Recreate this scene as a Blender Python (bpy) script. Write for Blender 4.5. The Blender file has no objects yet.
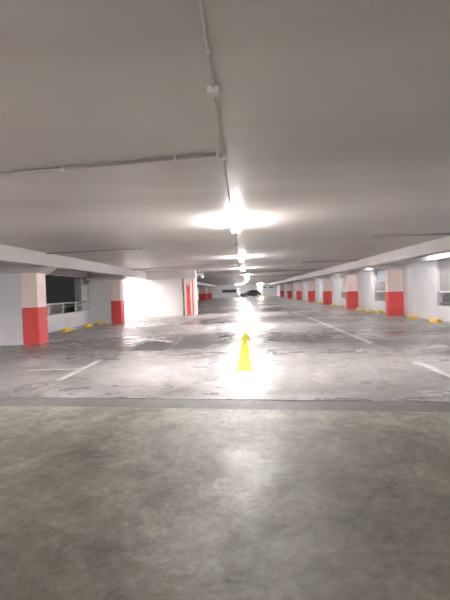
import bpy, bmesh, math, random
from mathutils import Vector, Matrix
random.seed(4)
S = bpy.context.scene
COL = S.collection
EYE = 1.44
CEIL = EYE + 1.34

# ------------------------------------------------------------------ helpers
class MB:
    def __init__(self): self.bm = bmesh.new()
    def box(self, x0, x1, y0, y1, z0, z1, bev=0.0, mi=0):
        b = bmesh.new()
        vs = [b.verts.new(p) for p in ((x0,y0,z0),(x1,y0,z0),(x1,y1,z0),(x0,y1,z0),(x0,y0,z1),(x1,y0,z1),(x1,y1,z1),(x0,y1,z1))]
        for f in ((0,3,2,1),(4,5,6,7),(0,1,5,4),(1,2,6,5),(2,3,7,6),(3,0,4,7)): b.faces.new([vs[i] for i in f])
        if bev: bmesh.ops.bevel(b, geom=b.edges[:], offset=bev, segments=2, profile=.6, affect='EDGES')
        for f in b.faces: f.material_index = mi
        self.add(b); return self
    def add(self, b, M=None, smooth=False):
        if M is not None: b.transform(M)
        if smooth:
            for f in b.faces: f.smooth = True
        me = bpy.data.meshes.new('tmp'); b.to_mesh(me); b.free()
        self.bm.from_mesh(me); bpy.data.meshes.remove(me)
    def cyl(self, p, q, r, n=14, r2=None):
        p, q = Vector(p), Vector(q); d = q-p
        b = bmesh.new()
        bmesh.ops.create_cone(b, cap_ends=True, segments=n, radius1=r, radius2=r if r2 is None else r2, depth=d.length)
        for f in b.faces: f.smooth = len(f.verts) == 4
        self.add(b, Matrix.Translation((p+q)/2) @ d.to_track_quat('Z','Y').to_matrix().to_4x4()); return self
    def sphere(self, c, r, sc=(1,1,1)):
        b = bmesh.new(); bmesh.ops.create_uvsphere(b, u_segments=16, v_segments=10, radius=r)
        self.add(b, Matrix.Translation(c) @ Matrix.Diagonal((*sc,1)), True); return self
    def prism(self, pts, axis, a, c, mi=0):
        """extrude a polygon; axis 'y': pts are (x,z); axis 'z': pts (x,y); axis 'x': pts (y,z)"""
        def P(u, v, t): return {'y':(u,t,v),'z':(u,v,t),'x':(t,u,v)}[axis]
        b = bmesh.new()
        A = [b.verts.new(P(u,v,a)) for u,v in pts]; B = [b.verts.new(P(u,v,c)) for u,v in pts]
        b.faces.new(A); b.faces.new(B[::-1]); n = len(pts)
        for i in range(n): b.faces.new((A[i], B[i], B[(i+1)%n], A[(i+1)%n]))
        bmesh.ops.recalc_face_normals(b, faces=b.faces[:])
        for f in b.faces: f.material_index = mi
        self.add(b); return self
    def build(self, name, mats, parent=None):
        me = bpy.data.meshes.new(name); self.bm.to_mesh(me); self.bm.free()
        for m in (mats if isinstance(mats, (list,tuple)) else [mats]): me.materials.append(m)
        o = bpy.data.objects.new(name, me); COL.objects.link(o)
        if parent: o.parent = parent
        return o

def tag(o, label=None, cat=None, group=None, kind=None):
    for k, v in (('label',label),('category',cat),('group',group),('kind',kind)):
        if v: o[k] = v
    return o
def empty(name, loc, label, cat, group=None, rz=0):
    o = bpy.data.objects.new(name, None); COL.objects.link(o)
    o.empty_display_size = .1; o.location = loc; o.rotation_euler.z = rz
    return tag(o, label, cat, group)
def copy_thing(root, loc, label, rz=None):
    r = root.copy(); COL.objects.link(r); r.location = loc; r['label'] = label
    if rz is not None: r.rotation_euler.z = rz
    for ch in list(root.children):
        c = ch.copy(); COL.objects.link(c); c.parent = r
        for g in ch.children:
            d = g.copy(); COL.objects.link(d); d.parent = c
    return r

# ------------------------------------------------------------------ materials
def newmat(name):
    m = bpy.data.materials.new(name); m.use_nodes = True
    nt = m.node_tree; bs = nt.nodes['Principled BSDF']
    return m, nt, bs
def N(nt, t, **kw):
    n = nt.nodes.new(t)
    for k, v in kw.items():
        if k in n.inputs: n.inputs[k].default_value = v
        else: setattr(n, k, v)
    return n
def noise(nt, scale, detail=5, rough=.6, mapping=None, dist=0):
    tc = N(nt,'ShaderNodeTexCoord'); mp = N(nt,'ShaderNodeMapping')
    nt.links.new(tc.outputs['Object'], mp.inputs['Vector'])
    if mapping: mp.inputs['Scale'].default_value = mapping
    n = N(nt,'ShaderNodeTexNoise', Scale=scale, Detail=detail, Roughness=rough, Distortion=dist)
    nt.links.new(mp.outputs['Vector'], n.inputs['Vector'])
    return n.outputs['Fac']
def ramp(nt, src, stops):
    r = N(nt,'ShaderNodeValToRGB'); e = r.color_ramp.elements
    while len(e) < len(stops): e.new(.5)
    for i,(p,c) in enumerate(stops):
        e[i].position = p; e[i].color = (c,c,c,1) if isinstance(c,(int,float)) else (*c,1)
    nt.links.new(src, r.inputs['Fac']); return r.outputs['Color']
def mix(nt, a, b, fac, mode='MIX'):
    m = N(nt,'ShaderNodeMix', data_type='RGBA', blend_type=mode)
    for s, v in ((m.inputs[0],fac),(m.inputs[6],a),(m.inputs[7],b)):
        if isinstance(v, bpy.types.NodeSocket): nt.links.new(v, s)
        elif isinstance(v,(int,float)): s.default_value = v
        else: s.default_value = (*v,1)
    return m.outputs[2]
def simple(name, col, rough=.6, metal=0, var=.06, scale=3, bump=0, spec=.5):
    m, nt, bs = newmat(name)
    f = noise(nt, scale)
    lo = tuple(c*(1-var*2) for c in col); hi = tuple(min(1,c*(1+var)) for c in col)
    nt.links.new(ramp(nt, f, [(.3,lo),(.7,hi)]), bs.inputs['Base Color'])
    bs.inputs['Roughness'].default_value = rough; bs.inputs['Metallic'].default_value = metal
    bs.inputs['Specular IOR Level'].default_value = spec
    if bump:
        b = N(nt,'ShaderNodeBump', Strength=bump, Distance=.01)
        nt.links.new(noise(nt, 40), b.inputs['Height']); nt.links.new(b.outputs['Normal'], bs.inputs['Normal'])
    return m
def emis(name, col, s):
    m, nt, bs = newmat(name)
    bs.inputs['Base Color'].default_value = (.9,.9,.9,1)
    bs.inputs['Emission Color'].default_value = (*col,1); bs.inputs['Emission Strength'].default_value = s
    return m

def concrete_nodes(nt, lo, mid, hi, scale, stain, k=1.0):
    big = noise(nt, .45*scale, 7, .66, dist=1.2)
    base = ramp(nt, big, [(.32,lo),(.5,mid),(.66,hi)])
    medium = ramp(nt, noise(nt, 2.4*scale, 8, .72, dist=.7), [(.32,1-.26*k),(.5,1.0),(.68,1+.22*k)])
    c = mix(nt, base, medium, 1, 'MULTIPLY')
    fine = ramp(nt, noise(nt, 14*scale, 8, .8, dist=.4), [(.36,1-.30*k),(.6,1.06)])
    c = mix(nt, c, fine, .9, 'MULTIPLY')
    blot = ramp(nt, noise(nt, 1.1*scale, 8, .74, dist=2.2), [(.54,1.0),(.62,stain)])
    c = mix(nt, c, blot, 1, 'MULTIPLY')
    pits = ramp(nt, noise(nt, 9*scale, 3, .5, dist=.2), [(.235,.45),(.27,1.0)])
    return mix(nt, c, pits, 1, 'MULTIPLY')
def floor_mat(name, lo, mid, hi, scale, stain, r0, r1, bump, spec=.5, bscale=5, k=1.0, bands=False, scuff=False):
    m, nt, bs = newmat(name)
    col = concrete_nodes(nt, lo, mid, hi, scale, stain, k)
    if scuff:    # tyre-scrubbed pale laitance on the slab next to the joint
        tc = N(nt,'ShaderNodeTexCoord'); sx = N(nt,'ShaderNodeSeparateXYZ'); nt.links.new(tc.outputs['Object'], sx.inputs[0])
        ma = N(nt,'ShaderNodeMath', operation='MULTIPLY_ADD'); nt.links.new(sx.outputs[0], ma.inputs[0]); ma.inputs[1].default_value = .135
        nt.links.new(sx.outputs[1], ma.inputs[2])
        dv = N(nt,'ShaderNodeMath', operation='DIVIDE'); nt.links.new(ma.outputs[0], dv.inputs[0]); dv.inputs[1].default_value = 5.2
        band = ramp(nt, dv.outputs[0], [(.74,0.0),(.95,1.0)])
        sc = ramp(nt, noise(nt, 3.2, 9, .78, dist=1.2), [(.46,0.0),(.60,.75)])
        col = mix(nt, col, (.48,.455,.41), mix(nt, band, sc, 1, 'MULTIPLY'))
    nt.links.new(col, bs.inputs['Base Color'])
    rf = ramp(nt, noise(nt, 1.6*scale, 7, .7, dist=1.6), [(.40,r0),(.60,r1)])
    if bands:   # cross-ways trowelled bays: polished and dull strips alternate down the aisle
        bf = ramp(nt, noise(nt, 1, 4, .6, mapping=(.06,.42,1), dist=.3), [(.42,.55),(.58,1.15)])
        rf = mix(nt, rf, bf, 1, 'MULTIPLY')
    nt.links.new(rf, bs.inputs['Roughness']); bs.inputs['Specular IOR Level'].default_value = spec
    b = N(nt,'ShaderNodeBump', Strength=bump, Distance=.03)
    nt.links.new(noise(nt, bscale, 3, .5), b.inputs['Height'])
    b2 = N(nt,'ShaderNodeBump', Strength=bump*1.3, Distance=.008)
    nt.links.new(noise(nt, bscale*5, 6, .7), b2.inputs['Height']); nt.links.new(b.outputs['Normal'], b2.inputs['Normal'])
    nt.links.new(b2.outputs['Normal'], bs.inputs['Normal'])
    return m
M = {}
M['near'] = floor_mat('near_slab_concrete', (.165,.150,.126), (.275,.257,.222), (.44,.415,.372), 1.0, .74, .43, .60, .42, .48, 5, 1.15, scuff=True)
M['far'] = floor_mat('worn_light_concrete', (.215,.203,.199), (.325,.31,.305), (.47,.45,.445), .9, .78, .30, .60, .46, .5, 5, 1.0, True)
M['joint'] = floor_mat('joint_concrete', (.17,.16,.155), (.19,.182,.176), (.215,.205,.20), 1.6, .94, .55, .75, .08, .4, 5, .35)
M['patch'] = floor_mat('dark_repair_concrete', (.15,.145,.145), (.185,.18,.18), (.22,.215,.215), 1.2, .92, .45, .6, .15, .5, 5, .5)
def ceil_mat():
    m, nt, bs = newmat('ceiling_paint')
    c = ramp(nt, noise(nt, .8), [(.3,(.505,.473,.46)),(.7,(.555,.523,.51))])
    nt.links.new(mix(nt, c, ramp(nt, noise(nt, 1, 4, .6, mapping=(.05,.6,1)), [(.35,.86),(.6,1.02)]), 1, 'MULTIPLY'), bs.inputs['Base Color'])
    bs.inputs['Roughness'].default_value = .42; bs.inputs['Specular IOR Level'].default_value = .4
    b = N(nt,'ShaderNodeBump', Strength=.35, Distance=.03)
    nt.links.new(noise(nt, 1, 4, .5, mapping=(.25,2.2,1)), b.inputs['Height']); nt.links.new(b.outputs['Normal'], bs.inputs['Normal'])
    return m
M['ceil'] = ceil_mat()
M['beam'] = simple('beam_paint', (.62,.59,.58), .6, var=.03, scale=1.2, spec=.3)
M['wall'] = simple('white_wall_paint', (.72,.715,.74), .6, var=.03, scale=1.5, bump=.1)
M['core'] = simple('core_wall_paint', (.82,.79,.78), .55, var=.02, scale=.8)
M['pink'] = simple('pale_pink_paint', (.95,.79,.745), .5, var=.03)
M['red'] = simple('red_paint', (.80,.10,.09), .38, var=.06, scale=5)
M['outer'] = simple('grey_concrete', (.46,.445,.44), .8, var=.08, bump=.3)
M['infill'] = simple('grey_infill_board', (.33,.32,.32), .7, var=.05)
M['dark'] = simple('dark_concrete', (.10,.10,.10), .8, var=.1)
M['white'] = simple('white_enamel', (.80,.80,.79), .35, var=.02)
M['pvc'] = simple('grey_conduit_plastic', (.36,.34,.33), .5, var=.04)
M['steel'] = simple('galvanised_steel', (.62,.62,.62), .4, metal=.3, var=.06)
M['black'] = simple('black_rubber', (.02,.02,.02), .6)
M['carpaint'] = simple('dark_grey_car_paint', (.055,.06,.07), .25)
M['glass'] = simple('tinted_car_glass', (.03,.035,.04), .08, var=.01)
M['chrome'] = simple('chrome', (.7,.7,.7), .2, metal=1, var=.02)
M['blue'] = simple('pale_blue_panel', (.25,.36,.41), .4, var=.04)
M['green'] = simple('green_sign_face', (.02,.33,.16), .4)
M['tube'] = emis('lamp_tube', (1.0,.965,.95), 56)
M['tubeside'] = emis('side_lamp_tube', (1.0,.97,.96), 5.5)
M['backtube'] = emis('rear_lamp_tube', (1.0,.965,.95), 250)
M['farfill'] = emis('far_fill_tube', (1.0,.965,.95), 50)  # glow of the two lamps added to brighten the far end
M['leftrear'] = emis('left_rear_lamp_tube', (1.0,.965,.95), 115)
M['floodtube'] = emis('flood_lamp_tube', (1.0,.965,.95), 34)
M['tail'] = simple('tail_lamp_red', (.5,.02,.02), .2)

def paint_mat(name, col, wear_lo, wear_hi, rough=.4, spec=.4):
    m, nt, bs = newmat(name)
    c = concrete_nodes(nt, (.21,.20,.198), (.30,.288,.284), (.42,.402,.398), .9, .80)
    w = ramp(nt, noise(nt, 6, 8, .75), [(wear_lo,0.0),(wear_hi,1.0)])
    nt.links.new(mix(nt, c, col, w), bs.inputs['Base Color'])
    bs.inputs['Roughness'].default_value = rough; bs.inputs['Specular IOR Level'].default_value = spec
    return m
M['linepaint'] = paint_mat('worn_white_line_paint', (.68,.67,.65), .34, .5)
M['lineworn'] = paint_mat('heavily_worn_white_line_paint', (.62,.61,.59), .48, .62)
M['yellow'] = paint_mat('yellow_arrow_paint', (.82,.72,.06), .14, .22, .9, .05)
def stop_mat():
    m, nt, bs = newmat('yellow_and_black_kerb_paint')
    w = ramp(nt, noise(nt, 5, 6, .7), [(.33,(.35,.26,.06)),(.45,(.83,.55,.05))])
    nt.links.new(w, bs.inputs['Base Color']); bs.inputs['Roughness'].default_value = .5
    return m
M['stop'] = stop_mat()

# ------------------------------------------------------------------ the setting
YB, YE = -30.0, 98.0
# joint line runs slightly askew across the floor
def jy(x): return 5.66 - .135*x
JW = .47
X0, X1 = -8.0, 7.6
f = MB()
f.prism([(X0,YB),(X1,YB),(X1,jy(X1)-JW),(X0,jy(X0)-JW)], 'z', -.25, 0, 0)
f.prism([(X0,jy(X0)-JW),(X1,jy(X1)-JW),(X1,jy(X1)),(X0,jy(X0))], 'z', -.25, -.009, 1)
f.prism([(X0,jy(X0)),(X1,jy(X1)),(X1,YE),(X0,YE)], 'z', -.25, 0, 2)
tag(f.build('floor', [M['near'],M['joint'],M['far']]), kind='structure')
tag(MB().box(-8.2,7.8,YB,YE,CEIL,CEIL+.25).build('ceiling', M['ceil']), kind='structure')

PYL = [12.9, 21.7]                         # left columns near the camera
PYLF = [71.0, 82.0]                        # left columns beyond the stair core
PYR = [12.2, 20.6, 28.6, 37.0, 45.6, 55.6, 67.0, 79.5]
BT = EYE+.95; PT = EYE+.76                 # underside of the long beams / top of the columns
n = 0
def trim(mb, mat):
    global n; n += 1
    return tag(mb.build('trim_%d' % n, mat), kind='structure')
trim(MB().box(-6.3,-5.88,YB,26.55,BT,CEIL+.02), M['beam'])
trim(MB().box(-6.3,-5.88,31.6,YE,BT,CEIL+.02), M['beam'])
trim(MB().box(5.85,6.3,YB,YE,BT,CEIL+.02), M['beam'])
for y in [4.2, -4.5]+PYL+PYLF+[42.0, 54.0]:       # cross beams with a haunch, out to the wall
    trim(MB().prism([(-8.0,PT),(-6.2,PT),(-5.9,BT),(-5.9,CEIL+.01),(-8.0,CEIL+.01)], 'y', y, y+.75), M['beam'])
for y in [3.8,-4.6]+PYR:
    trim(MB().prism([(7.6,PT),(6.7,PT),(5.95,BT),(5.95,CEIL+.01),(7.6,CEIL+.01)], 'y', y, y+.75), M['beam'])
# left outer wall: parapet, lintel, solid pieces
LX = -7.9; OT = EYE+.91
w = MB()
w.box(LX-.2, LX, YB, 31, -.25, .70)
w.box(LX-.2, LX, YB, YE, OT, CEIL+.02)
w.box(LX-.2, LX, YB, 5, .70, OT)
w.box(LX-.2, LX, 22.4, YE, 0, OT)
tag(w.build('wall_left', M['wall']), kind='structure')
w = MB()
w.box(LX-.55, LX-.22, 21.3, 22.6, -.2, CEIL); w.box(LX-.55, LX-.22, 11.9, 13.7, -.2, CEIL)
tag(w.build('wall_left_outside', M['outer']), kind='structure')
tag(MB().box(-9.3,-9.1,5,34,-.2,1.06).build('wall_beyond_left', M['outer']), kind='structure')
tag(MB().box(-10.6,-8.1,5,34,-.25,-.02).build('floor_outside_left', M['dark']), kind='structure')
# right outer wall: parapet, protruding lintel, solid pieces beside each column
RX = 7.55
w = MB()
w.box(RX, RX+.2, YB, YE, -.25, .60)
w.box(RX-.30, RX+.2, YB, YE, EYE+.92, CEIL+.02)
prev = YB
for y in PYR:
    w.box(RX, RX+.2, y-3.5, y+.7, .60, EYE+.92)
w.box(RX, RX+.2, YB, 3, .60, EYE+.92); w.box(RX, RX+.2, 81, YE, .60, EYE+.92)
tag(w.build('wall_right', M['wall']), kind='structure')
w = MB()
for a, b in ((3.0,8.7),(12.9,17.1),(21.3,25.1),(29.3,33.5),(37.7,42.1),(46.3,52.1),(56.3,63.5),(67.7,76.0)):
    w.box(RX+.12, RX+.18, a-.02, b+.02, 1.14, EYE+.94)
tag(w.build('wall_right_infill', M['infill']), kind='structure')
tag(MB().box(8.35,8.5,0,85,-.2,3.2).build('wall_beyond_right', M['outer']), kind='structure')
tag(MB().box(7.75,8.35,0,85,-.25,-.02).build('floor_outside_right', M['dark']), kind='structure')
# end wall with a dark slot
w = MB()
w.box(-8.2,-4.75,YE,YE+.3,-.2,CEIL); w.box(-1.55,7.8,YE,YE+.3,-.2,CEIL)
w.box(-4.75,-1.55,YE,YE+.3,-.2,1.05); w.box(-4.75,-1.55,YE,YE+.3,1.75,CEIL)
tag(w.build('wall_back', M['wall']), kind='structure')
tag(MB().box(-5.2,-1.2,YE+1.2,YE+1.4,-.2,CEIL).build('wall_beyond_back', M['dark']), kind='structure')
tag(MB().box(-8.2,7.8,YB-.2,YB,-.2,CEIL).build('wall_front', M['wall']), kind='structure')
# stair core that juts into the aisle on the left
CY = 26.6
w = MB()
w.box(-7.9,-3.75,CY,31.6,0,CEIL)
tag(w.build('wall_core', M['core']), kind='structure')

# ------------------------------------------------------------------ columns
def column_left(y, label, group='red and pink columns'):
    t = empty('column', (-6.28, y, 0), label, 'column', group)
    MB().box(-1.62,-.5,.03,.55,0,PT-.004).build('wing_wall', M['wall'], t)
    MB().box(-.5,0,0,.58,0,PT-.004,.015).build('shaft', M['pink'], t)
    b = MB().box(-.506,.006,-.006,.586,0,1.14,.012).build('red_band', M['red'], t)
    return t
t = column_left(PYL[0], 'nearest column on the left, red below and pink above, at the frame edge')
copy_thing(t, (-6.25, PYL[1], 0), 'left column beside the brightly lit white wall, red base and pink top')
def column_far(y, x, label):
    t = empty('column', (x, y, 0), label, 'column', 'red and pink columns')
    MB().box(-1.35,0,0,.7,0,PT-.004,.015).build('shaft', M['pink'], t)
    MB().box(-1.356,.006,-.006,.706,0,1.14,.012).build('red_band', M['red'], t)
column_far(PYLF[0], -6.0, 'far left column with wide red base, first one past the white stair core')
column_far(PYLF[1], -5.95, 'farthest column on the left, its red base just showing past another')
def column_right(y, label):
    t = empty('column', (6.84, y, 0), label, 'column', 'red and pink columns')
    MB().box(0,.70,0,.40,0,PT-.004,.015).build('shaft', M['pink'], t)
    MB().box(-.006,.70,-.006,.406,0,1.15,.012).build('red_band', M['red'], t)
    return t
t = column_right(PYR[1], 'nearest column on the right, the largest with red base and pink top')
ordn = {2:'second column from the front in the right row, red base, pink top', 3:'third column from the front in the right row, red base, pink top',
        4:'fourth column from the front in the right row, red base', 5:'fifth column from the front in the right row, small red base',
        6:'sixth column in the right row, second from its far end', 7:'farthest column in the right row, tiny red base near the end wall'}
for i in range(2,8): copy_thing(t, (6.84, PYR[i], 0), ordn[i])

# striped corner column of the stair core
t = empty('corner_column', (-3.28, CY-.1, 0), 'white and pink corner column with upright red stripes at the end of the core wall', 'column')
MB().box(-.36,.34,0,1.0,0,CEIL-.005,.01).build('shaft', M['pink'], t)
MB().prism([(-.22,.05),(.03,.05),(.0,2.25),(-.10,1.75),(-.22,2.05)], 'y', -.008, 0).build('red_stripe', M['red'], t)
MB().box(.13,.20,-.008,0,.06,2.25).build('red_stripe', M['red'], t)
MB().prism([(-.22,2.1),(-.10,1.8),(.0,2.3),(-.22,2.3)], 'y', -.008, 0).build('white_patch', M['white'], t)
MB().box(.04,.12,-.006,0,.06,2.25).build('white_stripe', M['white'], t)
trim(MB().box(-5.88,-2.88,CY-.45,CY-.12,EYE+.86,CEIL+.02), M['beam'])

# twin-head emergency light beside the corner
t = empty('emergency_light', (-2.62, 26.3, CEIL), 'small white twin-headed fitting on the ceiling beside the striped corner column', 'light fitting')
MB().box(-.22,.22,-.06,.06,-.32,-.2,.01).build('housing', M['white'], t)
MB().cyl((0,0,-.2),(0,0,0),.015,8).build('hanging_rod', M['white'], t)
for s in (-.17,.17):
    MB().cyl((s,0,-.32),(s,-.02,-.38),.02).sphere((s,-.05,-.42),.085,(1,.8,.9)).build('lamp_head', M['white'], t)

# far end columns
t = empty('white_column', (3.15, 94, 0), 'bright white column beside the parked car at the far end', 'column')
MB().box(0,1.05,0,.6,0,CEIL-.005,.02).build('shaft', M['white'], t)
MB().box(-.03,1.08,-.03,.63,0,.28,.01).build('yellow_kerb', M['stop'], t)
t = empty('white_post', (-.95, 93, 0), 'short white board on a stand left of the parked car at the far end', 'board')
MB().box(-.38,.42,0,.08,.55,1.95,.02).build('panel', M['white'], t)
MB().cyl((-.28,.04,0),(-.28,.04,.6),.04).build('leg', M['steel'], t)
MB().cyl((.30,.04,0),(.30,.04,.6),.04).build('leg', M['steel'], t)
MB().box(.05,.30,-.012,0,1.35,1.7).build('grey_plate', M['pvc'], t)

# ------------------------------------------------------------------ lamps
def make_lamp(y, x, label, mat='tube', L=1.24, rz=0, drop=0.0):
    t = empty('batten_lamp', (x, y, CEIL), label, 'ceiling lamp', 'lit batten lamps', rz)
    MB().box(-L/2-.02,L/2+.02,-.028,.028,-drop-.03,-drop,.006).build('housing', M['white'], t)
    for s in (-1,1):
        MB().cyl((-L/2+.02,s*.058,-drop-.05),(L/2-.02,s*.058,-drop-.05),.028,14).build('tube', M[mat], t)
        MB().box(s*(L/2)-.015,s*(L/2)+.015,-.062,.062,-drop-.062,-drop-.038,.004).build('end_cap', M['white'], t)
        if drop: MB().cyl((s*.4,0,-drop),(s*.4,0,0),.006,8).build('hanging_rod', M['white'], t)
    return t
H = math.pi/2
t = make_lamp(8.3, -.10, 'nearest and brightest lit lamp over the middle of the aisle', rz=H, drop=.07)
bl = t
for y, x, lb in ((17.2,-.02,'second lit lamp along the aisle ceiling, behind the brightest one'), (25.8,.05,'third lit lamp along the aisle ceiling, a small bright streak'),
                 (37,.40,'fourth lit lamp along the aisle, where the row starts to bend'), (47,.50,'fifth lit lamp along the aisle, in the bend of the row'),
                 (58,.50,'sixth lit lamp along the aisle, small, above the car'), (72,.15,'seventh lit lamp along the aisle, next to last'),
                 (86,-.4,'farthest lit lamp of the aisle row, above the left of the car')):
    copy_thing(t, (x, y, CEIL), lb)
t = make_lamp(16.3, 6.83, 'lit lamp hidden behind the right beam, nearest bay on the right', 'tubeside', rz=H)
rb = ['second','third','fourth','fifth','sixth','seventh']
for i, y in enumerate((24.6,33.0,41.5,50.8,61.5,73)):
    copy_thing(t, (6.83, y, CEIL), 'lit lamp behind the right beam, %s bay from the front' % rb[i])
make_lamp(24.6, -7.0, 'lit lamp behind the left beam that floods the white core wall', 'floodtube')
bl = make_lamp(-8.5, -.15, 'lit lamp of the aisle row behind the photographer, nearest one', 'backtube', rz=H, drop=.1)
copy_thing(bl, (-.15, -17.5, CEIL), 'lit lamp of the aisle row behind the photographer, middle one')
copy_thing(bl, (-.15, -26.0, CEIL), 'lit lamp of the aisle row behind the photographer, farthest one')
make_lamp(.8, -6.9, 'lit lamp behind the left beam beside the photographer', 'leftrear', rz=H)
copy_thing(t, (6.83, -.5, CEIL), 'lit lamp behind the right beam beside the photographer')
copy_thing(t, (6.83, 7.8, CEIL), 'lit lamp behind the right beam just outside the right frame edge')
make_lamp(6.8, -6.9, 'lit lamp behind the left beam just outside the left frame edge', 'tubeside', rz=H)
make_lamp(91.6, 3.7, 'added fill lamp that brightens the white column at the far end', 'farfill')  # extra lamp, put in to light the column front and end wall
make_lamp(89.5, -.9, 'added fill lamp that brightens the white board at the far end', 'farfill')  # second extra lamp, put in to lift the board and wall

# ------------------------------------------------------------------ conduits
def conduit(p, q, r, label, boxes=(), mat='pvc', group=None, clip=1.2):
    t = empty('conduit', (*p, CEIL), label, 'conduit', group)
    d = Vector((q[0]-p[0], q[1]-p[1], 0)); L = d.length; u = d/L
    MB().cyl((0,0,-r-.006), tuple(d+Vector((0,0,-r-.006))), r, 12).build('pipe', M[mat], t)
    k = .4
    i = 0
    while k < L-.1 and i < 40:
        c = u*k; a = u*.012
        MB().cyl(tuple(c-a+Vector((0,0,-r-.0075))), tuple(c+a+Vector((0,0,-r-.0075))), r+.006, 12).build('clip', M['steel'], t)
        k += clip; i += 1
    for k in boxes:
        c = u*k
        MB().box(c.x-.04,c.x+.04,c.y-.04,c.y+.04,-.05,-.001,.006).build('junction_box', M['beam'], t)
    return t
conduit((-.15,-3), (-.15,96), .008, 'long thin conduit running down the middle of the ceiling between the lamps', (5.85,7.25,15.2,24.2), clip=2.5, mat='ceil')
conduit((-.22,4.15), (-5.86,4.95), .018, 'nearest crosswise conduit, running left from the junction box')
conduit((-5.86,12.75), (-2.9,12.5), .018, 'crosswise conduit stub on the left ceiling, in front of the nearest columns')
conduit((3.0,11.7), (5.83,11.7), .018, 'crosswise conduit stub on the right ceiling, nearest one on that side')
conduit((-5.86,22.7), (-3.0,22.7), .018, 'crosswise conduit stub on the left ceiling, before the white core wall')
conduit((3.0,21.8), (5.83,21.8), .018, 'crosswise conduit stub on the right ceiling, second from the front')
for y, s in ((31.5,'third'),(41,'fourth')):
    conduit((.0,y), (5.83,y), .022, 'crosswise conduit over the right of the far aisle, %s from the front' % s)

# ------------------------------------------------------------------ floor markings
def line(x, y0, y1, label, mat='linepaint', w=.12, x2=None):
    x2 = x if x2 is None else x2
    o = MB().prism([(-w/2,0),(w/2,0),(x2-x+w/2,y1-y0),(x2-x-w/2,y1-y0)], 'z', 0, .004).build('painted_line', M[mat])
    o.location = (x, y0, 0)
    return tag(o, label, 'floor line', 'bay lines')
def stem(x0, x1, y, label, mat='lineworn'):
    o = MB().box(0,x1-x0,-.04,.04,0,.004).build('painted_line', M[mat]); o.location = (x0,y,0)
    return tag(o, label, 'floor line', 'bay lines')
line(-3.22, 7.25, 9.3, 'bold white line on the left floor, nearest one on that side')
stem(-4.3, -3.3, 8.35, 'thin crosswise white line meeting the nearest left bay line', 'linepaint')
line(-3.15, 6.3, 7.0, 'faint worn end of white line on the left, by the floor joint', 'lineworn')
line(-3.05, 11.2, 18.0, 'long worn white line on the left, leading to the striped corner', 'lineworn')
line(-2.98, 18.4, 26.0, 'far white line on the left ending at the striped corner column', 'lineworn')
line(3.18, 6.0, 8.1, 'bold white line on the right floor, nearest one on that side')
stem(3.35, 4.4, 7.35, 'thin crosswise white line at the right edge of the frame')
line(3.2, 8.5, 10.6, 'faint worn white line on the right between two bold ones', 'lineworn')
line(3.2, 11.0, 15.2, 'white line on the right floor, second bold one')
line(3.2, 15.6, 22.0, 'thin white line on the right floor, third one along', 'linepaint')
stem(3.3, 4.6, 20.6, 'short crosswise white line on the right far floor', 'linepaint')
line(3.2, 23.5, 34, 'farthest worn white line on the right floor', 'lineworn')
a = MB().prism([(-.14,0),(.14,0),(.10,4.6),(.22,4.6),(.07,7.2),(-.14,4.6),(-.05,4.6)], 'z', 0, .005).build('arrow_marking', M['yellow'])
a.location = (-.02, 7.7, 0)
tag(a, 'yellow arrow painted on the floor pointing down the aisle', 'floor marking')
def patch(pts, label):
    cx, cy = pts[0]
    o = MB().prism([(x-cx,y-cy) for x,y in pts], 'z', 0, .003).build('repair_patch', M['patch']); o.location = (cx,cy,0)
    return tag(o, label, 'floor patch')
patch([(-3.0,10.9),(-2.05,10.6),(-1.95,11.6),(-2.35,12.6),(-2.75,12.9),(-3.0,12.0)], 'dark angular repair patch beside the left white line')
patch([(-1.9,10.7),(-1.0,10.9),(-.75,12.6),(-.85,14.3),(-1.5,14.0),(-1.93,14.6),(-1.88,12.6)], 'larger dark repair patch left of the yellow arrow')

rnd = random.Random(9)
L_, R_ = [], []
for k in range(15):
    y = 6.9+k*.2; L_.append((-.62-.01*k+rnd.uniform(-.09,.05), y)); R_.append((-.50-.01*k+rnd.uniform(-.05,.09), y+.07))
patch(R_+L_[::-1], 'ragged dark scuff strip on the floor just left of the yellow arrow')

# ------------------------------------------------------------------ wheel stops
def make_stop():
    t = MB().prism([(-.09,0),(.09,0),(.075,.10),(.05,.13),(-.05,.13),(-.075,.10)], 'y', -.36, .36).build('wheel_stop', M['stop'])
    return t
p = make_stop()
spots = [(-7.25,13.0-2.6+.8,'yellow wheel stop at the left frame edge, nearest of all'),
         (-7.3,17.4,'yellow wheel stop under the left railing, nearest of three there'),
         (-7.3,19.9,'yellow wheel stop under the left railing, middle of three there'),
         (-7.2,21.2,'yellow wheel stop right in front of the second left column'),
         (-7.35,23.6,'yellow wheel stop behind the second left column, against the glowing wall'),
         (7.2,16.5,'yellow wheel stop under the right railing, near the frame edge'),
         (7.2,18.7,'yellow wheel stop just in front of the nearest right column'),
         (7.2,23.2,'yellow wheel stop in the second right bay, just past the nearest column'),
         (7.2,25.2,'yellow wheel stop in the middle of the second right bay'),
         (7.2,27.2,'yellow wheel stop in front of the second right column'),
         (7.2,32.0,'yellow wheel stop in the third right bay, nearer one'),
         (7.2,35.0,'yellow wheel stop in the third right bay, farther one'),
         (7.2,40.5,'yellow wheel stop in the fourth right bay, nearer one'),
         (7.2,43.5,'yellow wheel stop in the fourth right bay, farther one')]
for i,(x,y,lb) in enumerate(spots):
    o = p if i == 0 else p.copy()
    if i: COL.objects.link(o)
    o.location = (x,y,0); tag(o, lb, 'wheel stop', 'yellow wheel stops')

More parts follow.
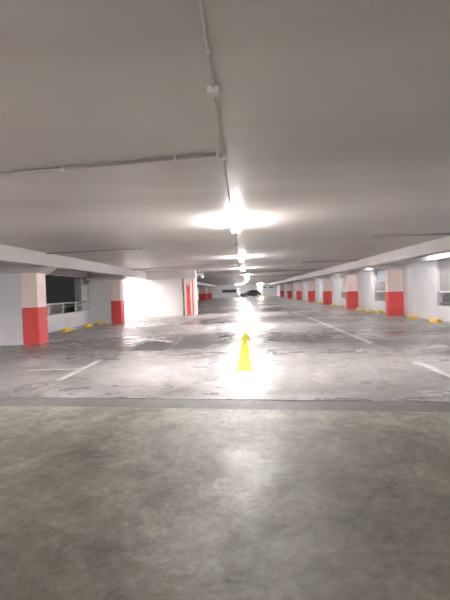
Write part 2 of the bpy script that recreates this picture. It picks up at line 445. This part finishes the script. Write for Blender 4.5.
# ------------------------------------------------------------------ railings
def railing_left(y0, y1, label):
    t = empty('railing', (LX-.1, y0, .70), label, 'railing')
    L = y1-y0
    MB().cyl((0,0,.44),(0,L,.44),.035).build('handrail', M['white'], t)
    MB().cyl((0,0,.30),(0,L,.30),.015).build('lower_rail', M['steel'], t)
    k = .6
    while k < L-.1:
        MB().prism([(k-.05,0),(k+.05,0),(k+.14,.42),(k+.04,.42)], 'x', -.02, .02).build('post', M['white'], t)
        k += 1.45
    return t
railing_left(13.75, 20.55+1.1, 'white railing with slanted posts on the left parapet between the two near columns')
def railing_right(y0, y1, label, sl=.13):
    t = empty('railing', (RX+.1, y0, .60), label, 'railing')
    L = y1-y0
    MB().box(-.025,.025,0,L,.50,.56,.008).build('handrail', M['white'], t)
    MB().box(-.015,.015,0,L,.10,.13).build('lower_rail', M['steel'], t)
    b = MB(); k = .1
    while k < L: b.cyl((0,k,.0),(0,k,.52),.012,8); k += sl
    b.build('balusters', M['steel'], t)
    return t
railing_right(13.0, 17.1, 'grey slatted railing in the right wall opening at the frame edge')
railing_right(21.4, 25.1, 'grey railing in the right wall opening beyond the nearest column')
railing_right(29.4, 33.5, 'grey railing in the right wall opening beyond the second column')
# pale blue panel and louvre in the second right bay
t = empty('wall_panel', (RX+.06, 23.2, EYE+.30), 'small pale blue panel high in the right opening, beside the nearest column', 'panel')
MB().box(0,.05,0,1.3,0,.58,.01).build('panel', M['blue'], t)
MB().box(-.01,.06,-.04,1.34,-.05,0,.005).build('frame', M['steel'], t)

# signs on the end wall
t = empty('exit_sign', (6.4, YE-.06, 1.75), 'small green sign hanging high on the far end wall', 'sign')
MB().box(-.5,.5,0,.06,0,.34,.01).build('sign_face', M['green'], t)
t = MB().box(-.35,.35,-.05,0,0,.28,.01).build('wall_box', M['dark']); t.location = (5.0, YE-.005, 1.85)
tag(t, 'small dark box on the far end wall, right of the white column', 'box')

# ------------------------------------------------------------------ car
def car(loc, rz):
    t = empty('car', loc, 'dark grey car parked at the far end of the aisle', 'car', rz=rz)
    W = .86
    prof = [(-2.1,.28),(-2.12,.62),(-2.0,.92),(-1.2,.98),(1.0,.96),(1.75,.86),(2.05,.70),(2.1,.45),(2.05,.26),
            (1.72,.24),(1.66,.5),(1.35,.66),(1.04,.5),(.98,.24),(-.98,.24),(-1.04,.5),(-1.35,.66),(-1.66,.5),(-1.72,.24)]
    b = bmesh.new()
    A = [b.verts.new((-W,u,v)) for u,v in prof]; B = [b.verts.new((W,u,v)) for u,v in prof]
    b.faces.new(A); b.faces.new(B[::-1])
    for i in range(len(prof)): b.faces.new((A[i],B[i],B[(i+1)%len(prof)],A[(i+1)%len(prof)]))
    bmesh.ops.recalc_face_normals(b, faces=b.faces[:])
    bmesh.ops.triangulate(b, faces=[f for f in b.faces if len(f.verts) > 4])
    m = MB(); m.add(b)
    # roof
    cab = [(-1.85,.96,.80),(-1.35,1.44,.64),(.10,1.46,.64),(.95,.95,.80)]
    b = bmesh.new()
    A = [b.verts.new((-w,u,v)) for u,v,w in cab]; B = [b.verts.new((w,u,v)) for u,v,w in cab]
    b.faces.new(A); b.faces.new(B[::-1])
    for i in range(4): b.faces.new((A[i],B[i],B[(i+1)%4],A[(i+1)%4]))
    bmesh.ops.recalc_face_normals(b, faces=b.faces[:]); m.add(b)
    m.build('body', M['carpaint'], t)
    def quad(name, pts, mat, off):
        b = bmesh.new(); b.faces.new([b.verts.new(p) for p in pts])
        r = bmesh.ops.extrude_face_region(b, geom=b.faces[:])
        for v in [g for g in r['geom'] if isinstance(g, bmesh.types.BMVert)]: v.co += Vector(off)
        bmesh.ops.recalc_face_normals(b, faces=b.faces[:])
        q = MB(); q.add(b); q.build(name, mat, t)
    quad('windscreen', [(-.70,.86,1.0),(.70,.86,1.0),(.58,.18,1.41),(-.58,.18,1.41)], M['glass'], (0,.02,.02))
    quad('rear_window', [(-.70,-1.78,1.02),(.70,-1.78,1.02),(.58,-1.42,1.38),(-.58,-1.42,1.38)], M['glass'], (0,-.02,.02))
    for s in (-1,1):
        quad('side_window', [(s*.785,-1.55,1.0),(s*.785,.72,1.0),(s*.67,.08,1.39),(s*.67,-1.25,1.39)], M['glass'], (s*.02,0,0))
        MB().sphere((s*.62,2.02,.66),.14,(1.2,.5,.7)).build('headlamp', M['chrome'], t)
        MB().box(s*.66-.14,s*.66+.14,-2.14,-2.06,.62,.84,.02).build('tail_lamp', M['tail'], t)
        MB().box(s*.90-.08,s*.90+.08,.62,.72,.98,1.10,.02).build('mirror', M['carpaint'], t)
        for y in (-1.35,1.35):
            wv = MB().cyl((s*.68,y,.31),(s*.88,y,.31),.31,24).build('wheel', M['black'], t)
            MB().cyl((s*.87,y,.31),(s*.895,y,.31),.19,16).build('hubcap', M['chrome'], wv)
    MB().box(-.5,.5,2.04,2.12,.36,.52,.02).build('grille', M['black'], t)
    return t
car((1.55, 91.0, 0), math.radians(118))

# ------------------------------------------------------------------ world, camera, output
wd = bpy.data.worlds.new('night'); S.world = wd; wd.use_nodes = True
bg = wd.node_tree.nodes['Background']; bg.inputs[0].default_value = (.9,.95,.9,1); bg.inputs[1].default_value = .003

F = 430.0
v = Vector((18, 9.5, -F)).normalized()               # world +Y seen from the camera
up = Vector((-math.sin(math.radians(1.9)), math.cos(math.radians(1.9)), 0)); up = (up - v*up.dot(v)).normalized()
xx = v.cross(up)                                     # world +X
R = Matrix((xx, v, up))                              # rows: world axes in camera space -> camera-to-world
cam = bpy.data.cameras.new('camera'); co = bpy.data.objects.new('camera', cam); COL.objects.link(co)
co.matrix_world = Matrix.Translation((0,0,EYE)) @ R.to_4x4()
cam.sensor_fit = 'VERTICAL'; cam.sensor_height = 36; cam.lens = F*36/600
cam.clip_end = 500
S.camera = co
S.view_settings.view_transform = 'Standard'; S.view_settings.look = 'None'
S.view_settings.exposure = 3.15; S.view_settings.gamma = 1.0
S.view_settings.use_curve_mapping = False
